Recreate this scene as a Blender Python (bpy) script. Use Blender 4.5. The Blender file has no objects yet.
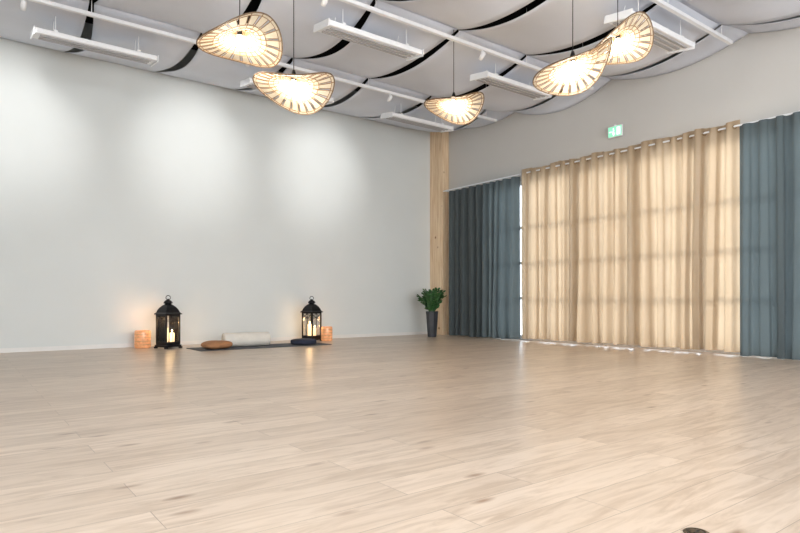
import bpy, bmesh, math, random
from mathutils import Vector, Matrix, Euler
random.seed(4)
S=bpy.context.scene
S.view_settings.view_transform='Standard'
S.view_settings.exposure=0.36
col=S.collection
pi=math.pi

# ---------------- materials ----------------
def mat(name,rgb,rough=0.5,metal=0.0,emit=None,estr=0.0,noise=0.0,nscale=8.0,bump=0.0,bscale=60.0,spec=0.5):
    m=bpy.data.materials.new(name); m.use_nodes=True
    nt=m.node_tree; b=nt.nodes['Principled BSDF']
    b.inputs['Base Color'].default_value=(*rgb,1)
    b.inputs['Roughness'].default_value=rough
    b.inputs['Metallic'].default_value=metal
    b.inputs['Specular IOR Level'].default_value=spec
    if emit:
        b.inputs['Emission Color'].default_value=(*emit,1); b.inputs['Emission Strength'].default_value=estr
    tc=nt.nodes.new('ShaderNodeTexCoord')
    if noise>0:
        n=nt.nodes.new('ShaderNodeTexNoise'); n.inputs['Scale'].default_value=nscale; n.inputs['Detail'].default_value=5
        r=nt.nodes.new('ShaderNodeValToRGB')
        r.color_ramp.elements[0].color=(*[c*(1-noise) for c in rgb],1)
        r.color_ramp.elements[1].color=(*[min(1,c*(1+noise)) for c in rgb],1)
        r.color_ramp.elements[0].position=.3; r.color_ramp.elements[1].position=.7
        nt.links.new(tc.outputs['Object'],n.inputs['Vector']); nt.links.new(n.outputs['Fac'],r.inputs['Fac']); nt.links.new(r.outputs['Color'],b.inputs['Base Color'])
    if bump>0:
        n2=nt.nodes.new('ShaderNodeTexNoise'); n2.inputs['Scale'].default_value=bscale
        bp=nt.nodes.new('ShaderNodeBump'); bp.inputs['Strength'].default_value=bump; bp.inputs['Distance'].default_value=.01
        nt.links.new(tc.outputs['Object'],n2.inputs['Vector']); nt.links.new(n2.outputs['Fac'],bp.inputs['Height']); nt.links.new(bp.outputs['Normal'],b.inputs['Normal'])
    return m

def cloth(name,rgb,trans,tw,rough=.8,sheen=0.0,var=.05,scale=(3,3,3),bstr=.5):
    m=bpy.data.materials.new(name); m.use_nodes=True
    nt=m.node_tree; b=nt.nodes['Principled BSDF']; out=nt.nodes['Material Output']
    b.inputs['Roughness'].default_value=rough
    b.inputs['Sheen Weight'].default_value=sheen
    tc=nt.nodes.new('ShaderNodeTexCoord'); mp=nt.nodes.new('ShaderNodeMapping'); mp.inputs['Scale'].default_value=scale
    n=nt.nodes.new('ShaderNodeTexNoise'); n.inputs['Scale'].default_value=2; n.inputs['Detail'].default_value=4
    r=nt.nodes.new('ShaderNodeValToRGB'); r.color_ramp.elements[0].color=(*[c*(1-var) for c in rgb],1); r.color_ramp.elements[1].color=(*[c*(1+var) for c in rgb],1)
    nt.links.new(tc.outputs['Object'],mp.inputs['Vector']); nt.links.new(mp.outputs['Vector'],n.inputs['Vector']); nt.links.new(n.outputs['Fac'],r.inputs['Fac']); nt.links.new(r.outputs['Color'],b.inputs['Base Color'])
    bp=nt.nodes.new('ShaderNodeBump'); bp.inputs['Strength'].default_value=bstr; bp.inputs['Distance'].default_value=.03
    n3=nt.nodes.new('ShaderNodeTexNoise'); n3.inputs['Scale'].default_value=4.5; n3.inputs['Detail'].default_value=3; n3.inputs['Distortion'].default_value=.6
    nt.links.new(tc.outputs['Object'],n3.inputs['Vector']); nt.links.new(n3.outputs['Fac'],bp.inputs['Height']); nt.links.new(bp.outputs['Normal'],b.inputs['Normal'])
    t=nt.nodes.new('ShaderNodeBsdfTranslucent'); t.inputs['Color'].default_value=(*trans,1)
    mx=nt.nodes.new('ShaderNodeMixShader'); mx.inputs['Fac'].default_value=tw
    nt.links.new(b.outputs[0],mx.inputs[1]); nt.links.new(t.outputs[0],mx.inputs[2]); nt.links.new(mx.outputs[0],out.inputs['Surface'])
    return m

M_wall=mat('wall_paint_white',(.725,.755,.748),.75,bump=.05,noise=.015,nscale=1.5)
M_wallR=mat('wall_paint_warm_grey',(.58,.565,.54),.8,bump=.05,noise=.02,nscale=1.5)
M_white=mat('white_enamel',(.85,.86,.88),.35,noise=.02)
M_trim=mat('trim_white',(.80,.79,.77),.4,noise=.02)
M_black=mat('black_metal',(.016,.016,.018),.4,.6,noise=.2)
M_dark=mat('dark_ceiling_void',(.005,.005,.005),.9,noise=.1)
M_sail=mat('sail_fabric',(.68,.71,.785),.55,noise=.03,nscale=2,bump=.05,bscale=200)
M_grille=mat('heater_grille_grey',(.45,.45,.47),.5,.2,noise=.05)
M_pot=mat('graphite_pot',(.040,.043,.05),.5,noise=.2)
M_leaf=mat('zz_leaf',(.035,.11,.03),.35,noise=.35,nscale=12)
M_mat=mat('yoga_mat_grey',(.085,.09,.10),.85,noise=.1,bump=.2)
M_navy=mat('navy_cotton',(.02,.025,.05),.85,noise=.15,bump=.2)
M_caramel=mat('caramel_cotton',(.38,.18,.08),.8,noise=.15,bump=.3)
M_cream=mat('cream_knit',(.76,.72,.65),.9,noise=.06,bump=.5,bscale=90)
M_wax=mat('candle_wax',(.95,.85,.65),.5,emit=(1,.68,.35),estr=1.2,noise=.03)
M_flame=mat('flame',(1,.8,.4),.5,emit=(1,.65,.25),estr=20)
M_bulb=mat('bulb_glass',(1,.9,.7),.3,emit=(1,.88,.68),estr=25)
M_cane=mat('rattan_cane',(.32,.19,.09),.6,noise=.25,nscale=30)
M_rim=mat('dark_rattan_rim',(.16,.10,.055),.6,noise=.25,nscale=30)
M_brass=mat('brass',(.35,.24,.12),.35,.9,noise=.1)
M_socket=mat('dark_bronze',(.12,.09,.06),.35,.8,noise=.1)
M_green=cloth('curtain_green_grey',(.088,.110,.115),(.11,.142,.152),.28,.8,.15)
M_beige=cloth('curtain_beige_satin',(.40,.295,.19),(.64,.50,.345),.42,.36,.1,bstr=1.0)
M_shade=cloth('woven_paper_shade',(.80,.72,.56),(.98,.90,.76),.55,.7,var=.25,scale=(40,40,40),bstr=.2)
M_exit=mat('exit_sign_panel',(.3,.7,.5),.4,emit=(.25,.80,.50),estr=.5,noise=.02)
M_exitw=mat('exit_pictogram',(.9,1,.95),.4,emit=(.9,1,.95),estr=.6,noise=.01)
M_amber=mat('amber_mosaic_glass',(.62,.32,.18),.2,.1,noise=.35,nscale=25,emit=(1,.42,.16),estr=.28)
def glassm():
    m=bpy.data.materials.new('clear_glass'); m.use_nodes=True; nt=m.node_tree
    for n in list(nt.nodes):
        if n.type!='OUTPUT_MATERIAL': nt.nodes.remove(n)
    o=nt.nodes['Material Output']; t=nt.nodes.new('ShaderNodeBsdfTransparent'); g=nt.nodes.new('ShaderNodeBsdfGlossy'); g.inputs['Roughness'].default_value=.05
    mx=nt.nodes.new('ShaderNodeMixShader'); fr=nt.nodes.new('ShaderNodeFresnel'); fr.inputs['IOR'].default_value=1.3
    nt.links.new(fr.outputs[0],mx.inputs[0]); nt.links.new(t.outputs[0],mx.inputs[1]); nt.links.new(g.outputs[0],mx.inputs[2]); nt.links.new(mx.outputs[0],o.inputs['Surface'])
    return m
M_glass=glassm()

def pine():
    m=bpy.data.materials.new('glulam_pine'); m.use_nodes=True; nt=m.node_tree; b=nt.nodes['Principled BSDF']; b.inputs['Roughness'].default_value=.5
    tc=nt.nodes.new('ShaderNodeTexCoord'); mp=nt.nodes.new('ShaderNodeMapping'); mp.inputs['Scale'].default_value=(14,14,.8)
    n=nt.nodes.new('ShaderNodeTexNoise'); n.inputs['Scale'].default_value=2.2; n.inputs['Detail'].default_value=6; n.inputs['Distortion'].default_value=.8
    r=nt.nodes.new('ShaderNodeValToRGB'); r.color_ramp.elements[0].position=.3; r.color_ramp.elements[0].color=(.66,.44,.25,1); r.color_ramp.elements[1].position=.65; r.color_ramp.elements[1].color=(.87,.68,.47,1)
    v=nt.nodes.new('ShaderNodeTexVoronoi'); v.inputs['Scale'].default_value=3.0
    r2=nt.nodes.new('ShaderNodeValToRGB'); r2.color_ramp.elements[0].position=.03; r2.color_ramp.elements[0].color=(.35,.18,.08,1); r2.color_ramp.elements[1].position=.1; r2.color_ramp.elements[1].color=(1,1,1,1)
    mx=nt.nodes.new('ShaderNodeMix'); mx.data_type='RGBA'; mx.blend_type='MULTIPLY'; mx.inputs[0].default_value=1
    L=nt.links.new
    L(tc.outputs['Object'],mp.inputs[0]); L(mp.outputs[0],n.inputs['Vector']); L(n.outputs['Fac'],r.inputs[0]); L(tc.outputs['Object'],v.inputs['Vector']); L(v.outputs['Distance'],r2.inputs[0])
    L(r.outputs[0],mx.inputs[6]); L(r2.outputs[0],mx.inputs[7]); L(mx.outputs[2],b.inputs['Base Color']); return m
M_pine=pine()

def floor_mat():
    m=bpy.data.materials.new('oak_vinyl_planks'); m.use_nodes=True; nt=m.node_tree; b=nt.nodes['Principled BSDF']; L=nt.links.new
    tc=nt.nodes.new('ShaderNodeTexCoord')
    br=nt.nodes.new('ShaderNodeTexBrick'); br.inputs['Scale'].default_value=1; br.inputs['Brick Width'].default_value=1.25; br.inputs['Row Height'].default_value=.19
    br.inputs['Mortar Size'].default_value=.0016; br.inputs['Mortar Smooth'].default_value=.3; br.offset=.37; br.offset_frequency=2
    br.inputs['Color1'].default_value=(.675,.548,.432,1); br.inputs['Color2'].default_value=(.57,.45,.345,1); br.inputs['Mortar'].default_value=(.36,.28,.21,1)
    L(tc.outputs['Object'],br.inputs['Vector'])
    mp=nt.nodes.new('ShaderNodeMapping'); mp.inputs['Scale'].default_value=(1.3,10,1); L(tc.outputs['Object'],mp.inputs[0])
    add=nt.nodes.new('ShaderNodeVectorMath'); add.operation='ADD'; L(mp.outputs[0],add.inputs[0])
    sc=nt.nodes.new('ShaderNodeVectorMath'); sc.operation='SCALE'; sc.inputs['Scale'].default_value=40; L(br.outputs['Color'],sc.inputs[0]); L(sc.outputs[0],add.inputs[1])
    n=nt.nodes.new('ShaderNodeTexNoise'); n.inputs['Scale'].default_value=1.9; n.inputs['Detail'].default_value=8; n.inputs['Roughness'].default_value=.62; n.inputs['Distortion'].default_value=1.1
    L(add.outputs[0],n.inputs['Vector'])
    r=nt.nodes.new('ShaderNodeValToRGB'); r.color_ramp.elements[0].position=.30; r.color_ramp.elements[0].color=(.76,.71,.66,1); r.color_ramp.elements[1].position=.58; r.color_ramp.elements[1].color=(1.04,1.04,1.04,1)
    L(n.outputs['Fac'],r.inputs[0])
    mx=nt.nodes.new('ShaderNodeMix'); mx.data_type='RGBA'; mx.blend_type='MULTIPLY'; mx.inputs[0].default_value=1
    L(br.outputs['Color'],mx.inputs[6]); L(r.outputs[0],mx.inputs[7])
    mp2=nt.nodes.new('ShaderNodeMapping'); mp2.inputs['Scale'].default_value=(1.1,3.2,1); L(tc.outputs['Object'],mp2.inputs[0])
    v=nt.nodes.new('ShaderNodeTexVoronoi'); v.inputs['Scale'].default_value=2.0; L(mp2.outputs[0],v.inputs['Vector'])
    r2=nt.nodes.new('ShaderNodeValToRGB'); r2.color_ramp.elements[0].position=.03; r2.color_ramp.elements[0].color=(.50,.40,.33,1); r2.color_ramp.elements[1].position=.15; r2.color_ramp.elements[1].color=(1,1,1,1)
    L(v.outputs['Distance'],r2.inputs[0])
    mx2=nt.nodes.new('ShaderNodeMix'); mx2.data_type='RGBA'; mx2.blend_type='MULTIPLY'; mx2.inputs[0].default_value=1
    L(mx.outputs[2],mx2.inputs[6]); L(r2.outputs[0],mx2.inputs[7]); L(mx2.outputs[2],b.inputs['Base Color'])
    b.inputs['Roughness'].default_value=.30
    b.inputs['Specular IOR Level'].default_value=.6
    bp=nt.nodes.new('ShaderNodeBump'); bp.inputs['Strength'].default_value=.06; bp.inputs['Distance'].default_value=.004; L(n.outputs['Fac'],bp.inputs['Height']); L(bp.outputs['Normal'],b.inputs['Normal'])
    return m
M_floor=floor_mat()

# ---------------- helpers ----------------
def obj(name,verts,faces,m,parent=None,smooth=False,loc=(0,0,0),rot=(0,0,0)):
    me=bpy.data.meshes.new(name); me.from_pydata([tuple(v) for v in verts],[],faces); me.update()
    o=bpy.data.objects.new(name,me); col.objects.link(o); o.data.materials.append(m)
    if smooth:
        for p in me.polygons: p.use_smooth=True
    o.location=loc; o.rotation_euler=rot
    if parent: o.parent=parent
    return o
def empty(name,loc=(0,0,0),rot=(0,0,0)):
    e=bpy.data.objects.new(name,None); e.empty_display_size=.1; col.objects.link(e); e.location=loc; e.rotation_euler=rot; return e
def box(name,x0,x1,y0,y1,z0,z1,m,parent=None,bev=0,rot=(0,0,0)):
    cx,cy,cz=(x0+x1)/2,(y0+y1)/2,(z0+z1)/2; a,b,c=(x1-x0)/2,(y1-y0)/2,(z1-z0)/2
    v=[(sx*a,sy*b,sz*c) for sx in(-1,1) for sy in(-1,1) for sz in(-1,1)]
    f=[(0,1,3,2),(4,6,7,5),(0,4,5,1),(2,3,7,6),(0,2,6,4),(1,5,7,3)]
    o=obj(name,v,f,m,parent,loc=(cx,cy,cz),rot=rot)
    if bev:
        md=o.modifiers.new('b','BEVEL'); md.width=bev; md.segments=2
    return o
def lathe(name,prof,m,parent=None,seg=32,loc=(0,0,0),rot=(0,0,0),smooth=True,phase=0):
    v=[];f=[]
    for r,z in prof:
        for i in range(seg):
            a=2*pi*i/seg+phase; v.append((r*math.cos(a),r*math.sin(a),z))
    for k in range(len(prof)-1):
        for i in range(seg):
            j=(i+1)%seg; f.append((k*seg+i,k*seg+j,(k+1)*seg+j,(k+1)*seg+i))
    if prof[0][0]>1e-6: f.append(tuple(reversed(range(seg))))
    if prof[-1][0]>1e-6: f.append(tuple(range((len(prof)-1)*seg,len(prof)*seg)))
    return obj(name,v,f,m,parent,smooth,loc,rot)
def tube(name,polys,rad,m,parent=None,cyclic=False,loc=(0,0,0),rot=(0,0,0),res=2):
    cu=bpy.data.curves.new(name,'CURVE'); cu.dimensions='3D'; cu.bevel_depth=rad; cu.bevel_resolution=res; cu.use_fill_caps=True
    for pts in polys:
        s=cu.splines.new('POLY'); s.points.add(len(pts)-1)
        for p,q in zip(s.points,pts): p.co=(*q,1)
        s.use_cyclic_u=cyclic
    o=bpy.data.objects.new(name,cu); col.objects.link(o); cu.materials.append(m); o.location=loc; o.rotation_euler=rot
    if parent: o.parent=parent
    return o
R_=math.radians

XL,XR,YF,YB,H=-2.2,8.25,-3.2,9.62,4.75
T=.2
# ---------------- room shell ----------------
box('floor',XL-T,XR+T,YF-T,YB+T,-.15,0,M_floor)
box('wall_back',XL-T,XR+T,YB,YB+T,0,H,M_wall)
box('wall_left',XL-T,XL,YF,YB,0,H,M_wall)
box('wall_front',XL-T,XR+T,YF-T,YF,0,H,M_wall)
box('ceiling',XL-T,XR+T,YF-T,YB+T,H,H+.15,M_dark)
WY0,WY1,WZ=1.9,8.0,2.88
wr=empty('wall_right')
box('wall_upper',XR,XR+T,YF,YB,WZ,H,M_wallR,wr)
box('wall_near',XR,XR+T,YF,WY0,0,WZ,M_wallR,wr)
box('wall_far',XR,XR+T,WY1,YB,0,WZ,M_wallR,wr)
n=6
for i in range(n):
    y0=WY0+(WY1-WY0)*i/n; y1=WY0+(WY1-WY0)*(i+1)/n
    w=empty('window_%d'%(i+1)); fw=.08
    box('stile_a',XR+.0,XR+.10,y0,y0+fw,0,WZ,M_white,w); box('stile_b',XR+.0,XR+.10,y1-fw,y1,0,WZ,M_white,w)
    for k,z in enumerate((0,.72,1.36,2.0,WZ-fw)):
        box('rail_%d'%k,XR+.0,XR+.10,y0+fw,y1-fw,z,z+(.06 if 0<k<4 else fw),M_white,w)
    box('muntin',XR+.02,XR+.08,(y0+y1)/2-.02,(y0+y1)/2+.02,fw,WZ-fw,M_white,w)
    box('pane',XR+.048,XR+.052,y0+fw,y1-fw,fw,WZ-fw,M_glass,w)
box('baseboard_back',XL,8.05,YB-.015,YB,0,.06,M_trim)
box('baseboard_left',XL,XL+.015,YF,YB-.02,0,.06,M_trim)
box('wooden_column',8.07,8.25,9.22,YB,0,4.3,M_pine,bev=.006)

# ---------------- ceiling sails ----------------
tracksY=[-2.6,-.6,1.4,3.4,5.4,7.4,9.6]
stripsX=[-2.2,-1.25,0,1.25,2.5,3.75,5.0,6.25,7.5,8.24]
random.seed(23)
vs=[];fs=[]
def smooth01(t): t=max(0,min(1,t)); return t*t*(3-2*t)
for b in range(len(tracksY)-1):
    ya,yb=tracksY[b],tracksY[b+1]
    sw=[random.uniform(-.10,.10) for _ in stripsX]; sg_=[random.uniform(-.05,.07) for _ in stripsX]
    for k in range(len(stripsX)-1):
        xa,xb=stripsX[k],stripsX[k+1]
        NX,NY=12,20; base=len(vs)
        for j in range(NY+1):
            t=j/NY; y=ya+(yb-ya)*t
            g=.024+.040*math.sin(pi*t)
            sa=sw[k]*math.sin(pi*t) if 0<k else 0; sb=sw[k+1]*math.sin(pi*t) if k<len(stripsX)-2 else 0
            ga=g if k>0 else 0; gb=g if k<len(stripsX)-2 else 0
            for i in range(NX+1):
                s=i/NX; x=xa+ga+sa+(xb-gb+sb-xa-ga-sa)*s
                sag=.19+sg_[k]*(1-s)+sg_[k+1]*s
                bz=4.06+.19*smooth01((y-7.4)/2.0)
                bz=bz+(.12*smooth01((x-7.2)/1.0))
                cross=1-.38*math.cos(pi*(s-.5))
                vs.append((x,y,bz-sag*(math.sin(pi*t)**.9)*cross))
        for j in range(NY):
            for i in range(NX):
                a=base+j*(NX+1)+i; fs.append((a,a+1,a+NX+2,a+NX+1))
o=obj('ceiling_fabric_sails',vs,fs,M_sail,smooth=True)
md=o.modifiers.new('s','SOLIDIFY'); md.thickness=.008

for yy in (1.4,3.4,5.4,7.4):
    t=empty('ceiling_lighting_track',(0,yy,0))
    box('rail',-2.0,7.75,-.022,.022,3.90,3.94,M_white,t)
    box('conduit',-2.0,7.75,.05,.07,3.95,3.97,M_white,t)
    polys=[]
    for xx in [-1.5,0,1.25,2.5,3.75,5.0,6.25,7.5]:
        polys.append([(xx,0,3.93),(xx,0,4.70)])
    tube('hanger_rods',polys,.005,M_white,t)
    for j,xx in enumerate([.6,3.1,5.4]):
        lathe('spot_head_%d'%j,[(0,-.05),(.026,-.05),(.03,.0),(.024,.05),(0,.06)],M_white,t,16,(xx,.0,3.83),(math.radians(50),0,0))
        box('spot_stem_%d'%j,xx-.008,xx+.008,-.008,.008,3.84,3.91,M_white,t)

for X in (1.4,3.95,6.4):
    for Y in (7.95,5.8,3.68,1.55):
        h=empty('ceiling_heater_panel',(X,Y,3.75),(math.radians(8),0,0))
        L=.66; W=.16
        box('housing',-L,L,-W,W,0,.06,M_white,h,bev=.012)
        for k in range(3):
            yy=-.09+.09*k
            box('element_%d'%k,-L+.06,L-.06,yy-.022,yy+.022,-.012,.0,M_grille,h,bev=.004)
        box('end_a',-L-.012,-L,-W-.008,W+.008,-.018,.065,M_white,h); box('end_b',L,L+.012,-W-.008,W+.008,-.018,.065,M_white,h)
        for k,(sx) in enumerate((-.45,.45)):
            tube('wire_%d'%k,[[(sx,-.1,.06),(sx,-.05,.42)],[(sx,.1,.06),(sx,.05,.42)]],.005,M_white,h)
            box('bracket_%d'%k,sx-.02,sx+.02,-.13,.13,.06,.085,M_white,h)

# ---------------- pendant lamps ----------------
def pix(x,y,D):
    d=(.603,.798); r=(.798,-.603); k=(x-400)/592
    return Vector((D*(d[0]+k*r[0]),D*(d[1]+k*r[1]),.7+(301-y)/592*D))
def pendant(px,py,D,phi,roll,pitch,R=.37,sad=.075):
    P=pix(px,py,D)
    e=empty('woven_pendant_lamp',P,(0,0,-R_(37.1)))
    sh=empty('shade_group',(0,0,0),(R_(pitch),R_(roll),0)); sh.parent=e
    def zf(r,a):
        q=r/R
        return .10*math.exp(-(q/.30)**2)-.02+ sad*q*q*math.cos(2*a+phi)+.02*q*q*math.cos(3*a+1.1*phi)-.03*q*q
    NR,NA=14,96; v=[];f=[]
    def RR(a): return R*(1+.05*math.cos(2*a+phi+.6))
    for i in range(NR+1):
        q=.08+.92*i/NR
        for j in range(NA):
            a=2*pi*j/NA; r=RR(a)*q; v.append((r*math.cos(a),r*math.sin(a),zf(r,a)))
    for i in range(NR):
        for j in range(NA):
            jj=(j+1)%NA
            q=(i+.5)/NR
            if .62<q<.92 and j%4==3: continue
            f.append((i*NA+j,i*NA+jj,(i+1)*NA+jj,(i+1)*NA+j))
    obj('woven_skin',v,f,M_shade,sh,True)
    def P_(q,a,dz=-.003): 
        r=RR(a)*q; return (r*math.cos(a),r*math.sin(a),zf(r,a)+dz)
    tube('ribs',[[P_(.08+.92*t/12,2*pi*j/24) for t in range(13)] for j in range(24)],.0038,M_cane,sh,res=1)
    tube('slot_canes',[[P_(q,2*pi*(j+o_)/24) for q in (.64,.72,.8,.88,.93)] for j in range(24) for o_ in (.74,)],.0028,M_cane,sh,res=1)
    tube('rings',[[P_(q,2*pi*k/96) for k in range(96)] for q in (.16,.27,.38,.50,.62,.93)],.0034,M_cane,sh,True,res=1)
    tube('rim',[[P_(1,2*pi*k/96,0) for k in range(96)]],.006,M_rim,sh,True,res=1)
    lathe('socket',[(0,.0),(.022,.0),(.024,.06),(.012,.10),(0,.10)],M_black,e,16,(0,0,.03))
    lathe('bulb',[(0,-.06),(.02,-.055),(.036,-.03),(.04,-.0),(.03,.03),(.016,.055),(0,.055)],M_bulb,e,20,(0,0,-.02))
    top=4.15-P.z
    tube('cord',[[(0,0,.12),(0,0,top)]],.004,M_black,e)
    lathe('canopy',[(0,0),(.05,0),(.05,.03),(0,.03)],M_black,e,20,(0,0,top-.06))
    l=bpy.data.lights.new('bulb_light','POINT'); l.energy=12; l.color=(1,.90,.74); l.shadow_soft_size=.04
    lo=bpy.data.objects.new('bulb_light',l); col.objects.link(lo); lo.location=(0,0,-.13); lo.parent=e
pendant(240,39,5.3,1.5,-4,-6,R=.385)
pendant(294,84,5.6,.3,3,-11)
pendant(454,103,7.3,.9,3,-9,R=.36)
pendant(573,65,5.55,.6,-17,-13)
pendant(618,42,6.0,2.3,-12,-17,R=.34)

# ---------------- curtains ----------------
def curtain(name,y0,y1,m,folds,amp,top,bot,seed,xc=8.0,eyelets=False,wob=.0):
    rnd=random.Random(seed)
    e=empty(name)
    N=folds*18; NZ=32
    ks=[rnd.uniform(.55,1.45) for _ in range(folds)]; tot=sum(ks); cum=[0]
    for k in ks: cum.append(cum[-1]+k/tot)
    amps=[rnd.uniform(.45,1.2) for _ in range(folds+1)]
    amps[0]=amps[-1]=.8
    ph=rnd.uniform(0,6)
    v=[];f=[]
    for j in range(NZ+1):
        t=j/NZ
        for i in range(N+1):
            u=i/N*folds; k=min(folds-1,int(u)); fr=u-k
            reg=i/N; ir=cum[k]+(cum[k+1]-cum[k])*fr; ed=math.sin(pi*reg)**.5 if 0<i<N else 0
            mixr=t**2; s=ir*(1-.6*mixr)+reg*.6*mixr
            s+= .014*math.sin(3*t+ph+ s*9)*(1-t)*math.sin(pi*reg)
            y=y0+(y1-y0)*s
            A=amp*(amps[k]*(1-fr)+amps[k+1]*fr)*(1-.25*t)
            x=xc+A*math.cos(2*pi*u)+ed*(.35*A*math.sin(2*pi*u*.5+ph+1.8*(1-t))*(1-t)+.006*math.sin(9*t+5*reg+ph))
            x+=ed*.22*A*math.sin(6*pi*u+ph+2*t)*(1-.5*t)
            # overlapping sine folds make the cloth curl into omega-shaped pleats
            y+=ed*.020*math.sin(4*pi*u)*(1-.3*t)
            z=bot+(top-bot)*t + (wob*math.cos(2*pi*u)*t**12) - (wob*1.2*math.sin(reg*pi*3+ph)*(t**12) if wob else 0)
            if j==0: z+=.008*math.sin(u*2+ph)
            v.append((x,y,z))
    for j in range(NZ):
        for i in range(N):
            a=j*(N+1)+i; f.append((a,a+1,a+N+2,a+N+1))
    obj('drape',v,f,m,e,True)
    if eyelets:
        for k in range(folds*2):
            u=(k+.5)/2; s=u/folds; y=y0+(y1-y0)*s
            bpy.ops.mesh.primitive_torus_add(major_radius=.024,minor_radius=.006,major_segments=20,minor_segments=6)
            o=bpy.context.active_object; o.name='eyelet_%d'%k; o.data.materials.append(M_brass); o.parent=e
            o.location=(xc,y,top-.07); o.rotation_euler=(pi/2,0,R_(35 if k%2 else -35))
    return e
curtain('green_curtain',8.02,8.97,M_green,5,.07,2.91,.02,1)
curtain('green_curtain',7.10,8.03,M_green,5,.07,2.91,.02,2)
curtain('beige_curtain',6.04,7.07,M_beige,5,.085,3.0,.05,3,eyelets=True,wob=.012)
curtain('beige_curtain',5.22,6.06,M_beige,4,.085,3.0,.05,4,eyelets=True,wob=.012)
curtain('beige_curtain',4.16,5.24,M_beige,5,.085,3.0,.05,5,eyelets=True,wob=.012)
curtain('beige_curtain',3.42,4.18,M_beige,4,.085,3.0,.05,6,eyelets=True,wob=.012)
curtain('green_curtain',2.28,3.41,M_green,6,.065,2.93,.01,7,xc=7.97)
curtain('green_curtain',1.2,2.30,M_green,6,.065,2.93,.01,8,xc=7.97)
cr=empty('curtain_rail')
tube('rod',[[(8.0,1.1,2.94),(8.0,9.1,2.94)]],.013,M_white,cr)
for k,y in enumerate((1.2,3.41,5.245,7.09,9.05)):
    box('bracket_%d'%k,8.0,8.25,y-.012,y+.012,2.93,2.95,M_white,cr)

# ---------------- exit sign ----------------
e=empty('exit_sign',(8.25,5.27,3.31)); e.scale=(.8,.78,.85)
box('bracket',-.16,0,-.015,.015,.09,.12,M_white,e)
box('box_frame',-.15,-.11,-.155,.155,-.10,.10,M_white,e,bev=.005)
box('green_panel',-.153,-.15,-.145,.145,-.09,.09,M_exit,e)
box('door_symbol',-.156,-.153,-.12,-.04,-.07,.07,M_exitw,e)
lathe('runner_head',[(0,-.002),(.014,-.002),(.014,.002),(0,.002)],M_exitw,e,16,(-.155,.03,.05),(0,pi/2,0))
box('runner_body',-.156,-.153,.015,.045,-.03,.035,M_exitw,e,rot=(R_(20),0,0))
box('runner_leg_a',-.156,-.153,.03,.045,-.08,-.02,M_exitw,e,rot=(R_(-30),0,0))
box('runner_leg_b',-.156,-.153,.005,.02,-.08,-.02,M_exitw,e,rot=(R_(35),0,0))
box('arrow',-.156,-.153,.07,.13,-.01,.01,M_exitw,e)

# ---------------- lanterns ----------------
def lantern(x,y,rz,lit):
    e=empty('candle_lantern',(x,y,0),(0,0,rz)); a=.122
    box('base',-a-.012,a+.012,-a-.012,a+.012,.02,.05,M_black,e,bev=.004)
    box('base_step',-a,a,-a,a,.05,.075,M_black,e,bev=.004)
    for i,(sx,sy) in enumerate(((-1,-1),(-1,1),(1,-1),(1,1))):
        box('foot_%d'%i,sx*a-.02,sx*a+.02,sy*a-.02,sy*a+.02,0,.025,M_black,e)
        box('post_%d'%i,sx*(a-.01)-.01,sx*(a-.01)+.01,sy*(a-.01)-.01,sy*(a-.01)+.01,.07,.50,M_black,e)
    for k,(z) in enumerate((.075,.48)):
        for s in(-1,1):
            box('bar_x%d%d'%(k,s),-a,a,s*(a-.01)-.008,s*(a-.01)+.008,z,z+.022,M_black,e)
            box('bar_y%d%d'%(k,s),s*(a-.01)-.008,s*(a-.01)+.008,-a,a,z,z+.022,M_black,e)
    q=a-.01
    pl=[]
    for s in(-1,1):
        for (p0,p1) in (((0,.09),(0,.48)),((-q,.40),(q,.40)),((-q,.40),(0,.48)),((0,.40),(q,.48)),((0,.40),(-q,.48)),((q,.40),(0,.48))):
            pl.append([(p0[0],s*q,p0[1]),(p1[0],s*q,p1[1])]); pl.append([(s*q,p0[0],p0[1]),(s*q,p1[0],p1[1])])
    tube('lattice',pl,.0035,M_black,e,res=1)
    for s in(-1,1):
        box('glass_y%d'%s,-q,q,s*(q-.004)-.001,s*(q-.004)+.001,.09,.48,M_glass,e)
        box('glass_x%d'%s,s*(q-.004)-.001,s*(q-.004)+.001,-q,q,.09,.48,M_glass,e)
    k=math.sqrt(2)
    lathe('roof',[((a+.018)*k,.50),((a+.018)*k,.512),((a-.004)*k,.53),((a-.015)*k,.565),((a-.038)*k,.605),((a-.066)*k,.635),(.035*k,.65)],M_black,e,4,smooth=False,phase=pi/4)
    lathe('chimney',[(.048,.63),(.048,.662),(.066,.664),(.062,.684),(.045,.705),(.02,.718),(.012,.73),(0,.735)],M_black,e,24)
    bpy.ops.mesh.primitive_torus_add(major_radius=.032,minor_radius=.005,major_segments=28,minor_segments=8)
    o=bpy.context.active_object; o.name='ring_handle'; o.data.materials.append(M_black); o.parent=e; o.location=(0,0,.75); o.rotation_euler=(pi/2,0,-rz-R_(30))
    for i,(cx,cy,h,r) in enumerate(((-.03,.02,.22,.038),(.045,-.03,.15,.034)) ):
        lathe('candle_%d'%i,[(0,0),(r,0),(r,h),(r*.8,h+.003),(0,h-.008)],M_wax,e,24,(cx,cy,.075))
        tube('wick_%d'%i,[[(cx,cy,.075+h-.01),(cx,cy,.075+h+.012)]],.0015,M_black,e)
        lathe('flame_%d'%i,[(0,0),(.007,.008),(.009,.018),(.005,.032),(0,.045)],M_flame,e,12,(cx,cy,.075+h+.01))
    l=bpy.data.lights.new('candle_glow','POINT'); l.energy=4.5 if lit else 2.2; l.color=(1,.62,.30); l.shadow_soft_size=.05
    l.specular_factor=.3
    lo=bpy.data.objects.new('candle_glow',l); col.objects.link(lo); lo.location=(-.03,.02,.38); lo.parent=e
lantern(2.56,9.10,R_(20),True)
lantern(5.03,9.22,R_(20),False)

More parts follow.
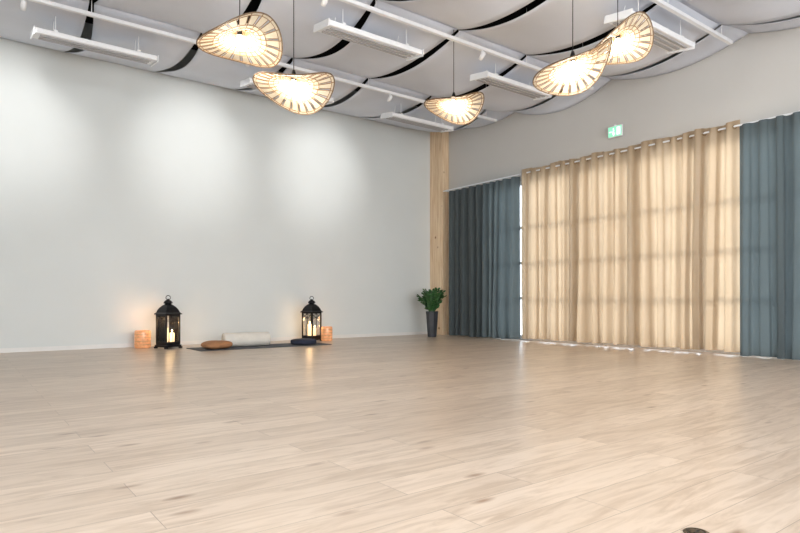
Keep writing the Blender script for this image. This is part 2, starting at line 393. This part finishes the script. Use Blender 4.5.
def holder(x,y,r,h):
    e=empty('amber_candle_holder',(x,y,0))
    lathe('cup',[(0,0),(r*.85,0),(r,.02),(r,h*.9),(r*.93,h),(r*.88,h),(r*.93,h*.9),(r*.93,.03),(0,.025)],M_amber,e,32)
    bands=[[(r*1.005*math.cos(2*pi*k/32),r*1.005*math.sin(2*pi*k/32),z) for k in range(32)] for z in (h*.2,h*.4,h*.6,h*.8)]
    tube('mosaic_lines',bands,.003,M_brass,e,True,res=1)
    lathe('tealight',[(0,0),(.03,0),(.03,.05),(0,.05)],M_wax,e,16,(0,0,.027))
    l=bpy.data.lights.new('tealight_glow','POINT'); l.energy=1.5; l.color=(1,.50,.2); l.shadow_soft_size=.015
    lo=bpy.data.objects.new('tealight_glow',l); col.objects.link(lo); lo.location=(0,0,.13); lo.parent=e
p=pix(143,301,8.85); holder(p.x,p.y,.115,.26)
p=pix(327,301,10.4); holder(p.x,p.y,.10,.25)

# ---------------- mat & cushions ----------------
box('yoga_mat',2.75,4.85,8.22,8.86,.0,.008,M_mat,bev=.002)
def superell(name,a,b,c,m,loc,rot,e1=.5,e2=.4,wr=.0,seed=0):
    v=[];f=[];NU,NV=40,20
    sg=lambda w,p: math.copysign(abs(w)**p,w)
    for j in range(NV+1):
        ph=-pi/2+pi*j/NV
        for i in range(NU):
            t=2*pi*i/NU
            x=a*sg(math.cos(ph),e1)*sg(math.cos(t),e2); y=b*sg(math.cos(ph),e1)*sg(math.sin(t),e2); z=c*sg(math.sin(ph),e1)
            w=1+wr*math.sin(5*t+seed)*math.cos(3*ph)+wr*.6*math.sin(9*t+2*seed)
            v.append((x*w,y*w,z*(1+wr*math.sin(x*25+seed))))
    for j in range(NV):
        for i in range(NU):
            k=(i+1)%NU; f.append((j*NU+i,j*NU+k,(j+1)*NU+k,(j+1)*NU+i))
    return obj(name,v,f,m,None,True,loc,rot)
bo=empty('cream_bolster',(3.58,8.62,.117),(0,0,R_(-4)))
lathe('body',[(0,-.36),(.03,-.362),(.075,-.36),(.10,-.345),(.106,-.32),(.103,-.2),(.107,0),(.103,.2),(.106,.32),(.10,.345),(.075,.36),(.03,.362),(0,.36)],M_cream,bo,36,(0,0,0),(0,pi/2,0))
tube('piping',[[(s*.345,.101*math.cos(2*pi*k/36),.101*math.sin(2*pi*k/36)) for k in range(36)] for s in(-1,1)],.004,M_cream,bo,True)
superell('caramel_cushion',.21,.15,.06,M_caramel,(3.04,8.40,.071),(0,0,R_(12)),.75,.6,.03,3)
superell('navy_meditation_cushion',.20,.20,.045,M_navy,(4.45,8.42,.056),(0,0,0),.45,.95,.012,1)

# ---------------- plant ----------------
pl=empty('potted_zz_plant',(7.47,8.84,0))
lathe('pot',[(0,0),(.085,0),(.092,.02),(.125,.48),(.13,.5),(.115,.5),(.11,.46),(0,.455)],M_pot,pl,8,smooth=False,phase=pi/8)
lathe('soil',[(0,.47),(.112,.47)],M_dark,pl,8,phase=pi/8)
random.seed(5); stems=[];lv=[];lf=[]
for s in range(24):
    a=2*pi*s/24*5+random.uniform(-.2,.2); lean=random.uniform(.03,.25); h=random.uniform(.30,.54)
    pts=[]
    for k in range(11):
        t=k/10; pts.append(Vector(((.04+lean*t**1.3)*math.cos(a),(.04+lean*t**1.3)*math.sin(a),.46+h*(t-.12*t*t*lean*5))))
    stems.append([tuple(p) for p in pts])
    for k in range(2,11):
        d=(pts[k]-pts[k-1]).normalized(); side=d.cross(Vector((math.cos(a),math.sin(a),.3))).normalized()
        tw=random.uniform(-.6,.6); side=(side+Vector((math.cos(a),math.sin(a),0))*tw).normalized()
        for sg in (-1,1):
            ld=(side*sg*1.0+d*.45+Vector((0,0,random.uniform(-.25,.15)))).normalized(); L=.078; W=.026
            nrm=ld.cross(d).normalized(); wd=nrm.cross(ld).normalized()
            b=len(lv); p=pts[k]
            for (l_,w_,zz) in ((0,0,0),(.25,.85,.003),(.55,1,.0),(.85,.55,0),(1,0,-.008),(.85,-.55,0),(.55,-1,0),(.25,-.85,.003),(.5,0,-.008)):
                lv.append(p+ld*L*l_+wd*W*w_+nrm*zz)
            for q in range(8): lf.append((b+8,b+q,b+(q+1)%8))
tube('stems',stems,.006,M_leaf,pl,res=1)
obj('leaves',lv,lf,M_leaf,pl,False)

# ---------------- floor socket ----------------
p=pix(697,301,1.785)
fsock=empty('floor_socket',(p.x,p.y,0))
lathe('plate',[(0,0),(.038,0),(.038,.002),(.035,.004),(.029,.004),(.028,.0025),(0,.0025)],M_socket,fsock,40)
lathe('lid',[(0,.0026),(.022,.0026),(.022,.004),(.018,.0045),(0,.0045)],M_socket,fsock,30)
box('slot',-.015,.015,-.003,.003,.0045,.0052,M_black,fsock)

# ---------------- lights ----------------
W=bpy.data.worlds.new('World'); S.world=W; W.use_nodes=True
bg=W.node_tree.nodes['Background']; bg.inputs[0].default_value=(.84,.92,1.0,1); bg.inputs[1].default_value=4.0
sl=bpy.data.lights.new('low_sun','SUN'); sl.energy=2.4; sl.angle=R_(18); sl.color=(1,.97,.92)
so=bpy.data.objects.new('low_sun',sl); col.objects.link(so); so.rotation_euler=Vector((-1,-.12,-.16)).to_track_quat('-Z','Y').to_euler(); so.location=(14,6,3)
def area(name,loc,target,sx,sy,en,colr):
    l=bpy.data.lights.new(name,'AREA'); l.shape='RECTANGLE'; l.size=sx; l.size_y=sy; l.energy=en; l.color=colr
    o=bpy.data.objects.new(name,l); col.objects.link(o); o.location=loc
    o.rotation_euler=(Vector(target)-Vector(loc)).to_track_quat('-Z','Y').to_euler(); return o
area('front_fill_light',(3.0,YF+.05,2.0),(3.2,6,2.2),8,3.2,470,(.93,.965,1))  # added fill lamp behind the camera; the front wall has no opening
area('left_fill_light',(XL+.05,0.5,2.0),(6,1.5,2.2),6,3,215,(.93,.965,1))  # second added fill, out of view against the closed left wall
def spot(x,y,tx,ty,tz,en,ang=75):
    l=bpy.data.lights.new('track_spot','SPOT'); l.energy=en; l.spot_size=R_(ang); l.spot_blend=1; l.shadow_soft_size=.05; l.color=(1,.99,.97)
    o=bpy.data.objects.new('track_spot_light',l); col.objects.link(o); o.location=(x,y,3.74)
    o.rotation_euler=(Vector((tx,ty,tz))-Vector((x,y,3.74))).to_track_quat('-Z','Y').to_euler()
for xx in (.6,3.1,5.4): spot(xx,7.5,xx,YB,3.1,72,62)

# ---------------- camera ----------------
cd=bpy.data.cameras.new('camera'); cam=bpy.data.objects.new('camera',cd); col.objects.link(cam)
cd.sensor_width=36; cd.lens=592/800*36; cd.shift_y=(301-266.5)/800
cam.location=(0,0,.7); cam.rotation_euler=(pi/2,0,-R_(37.1)); cd.clip_start=.05
S.camera=cam
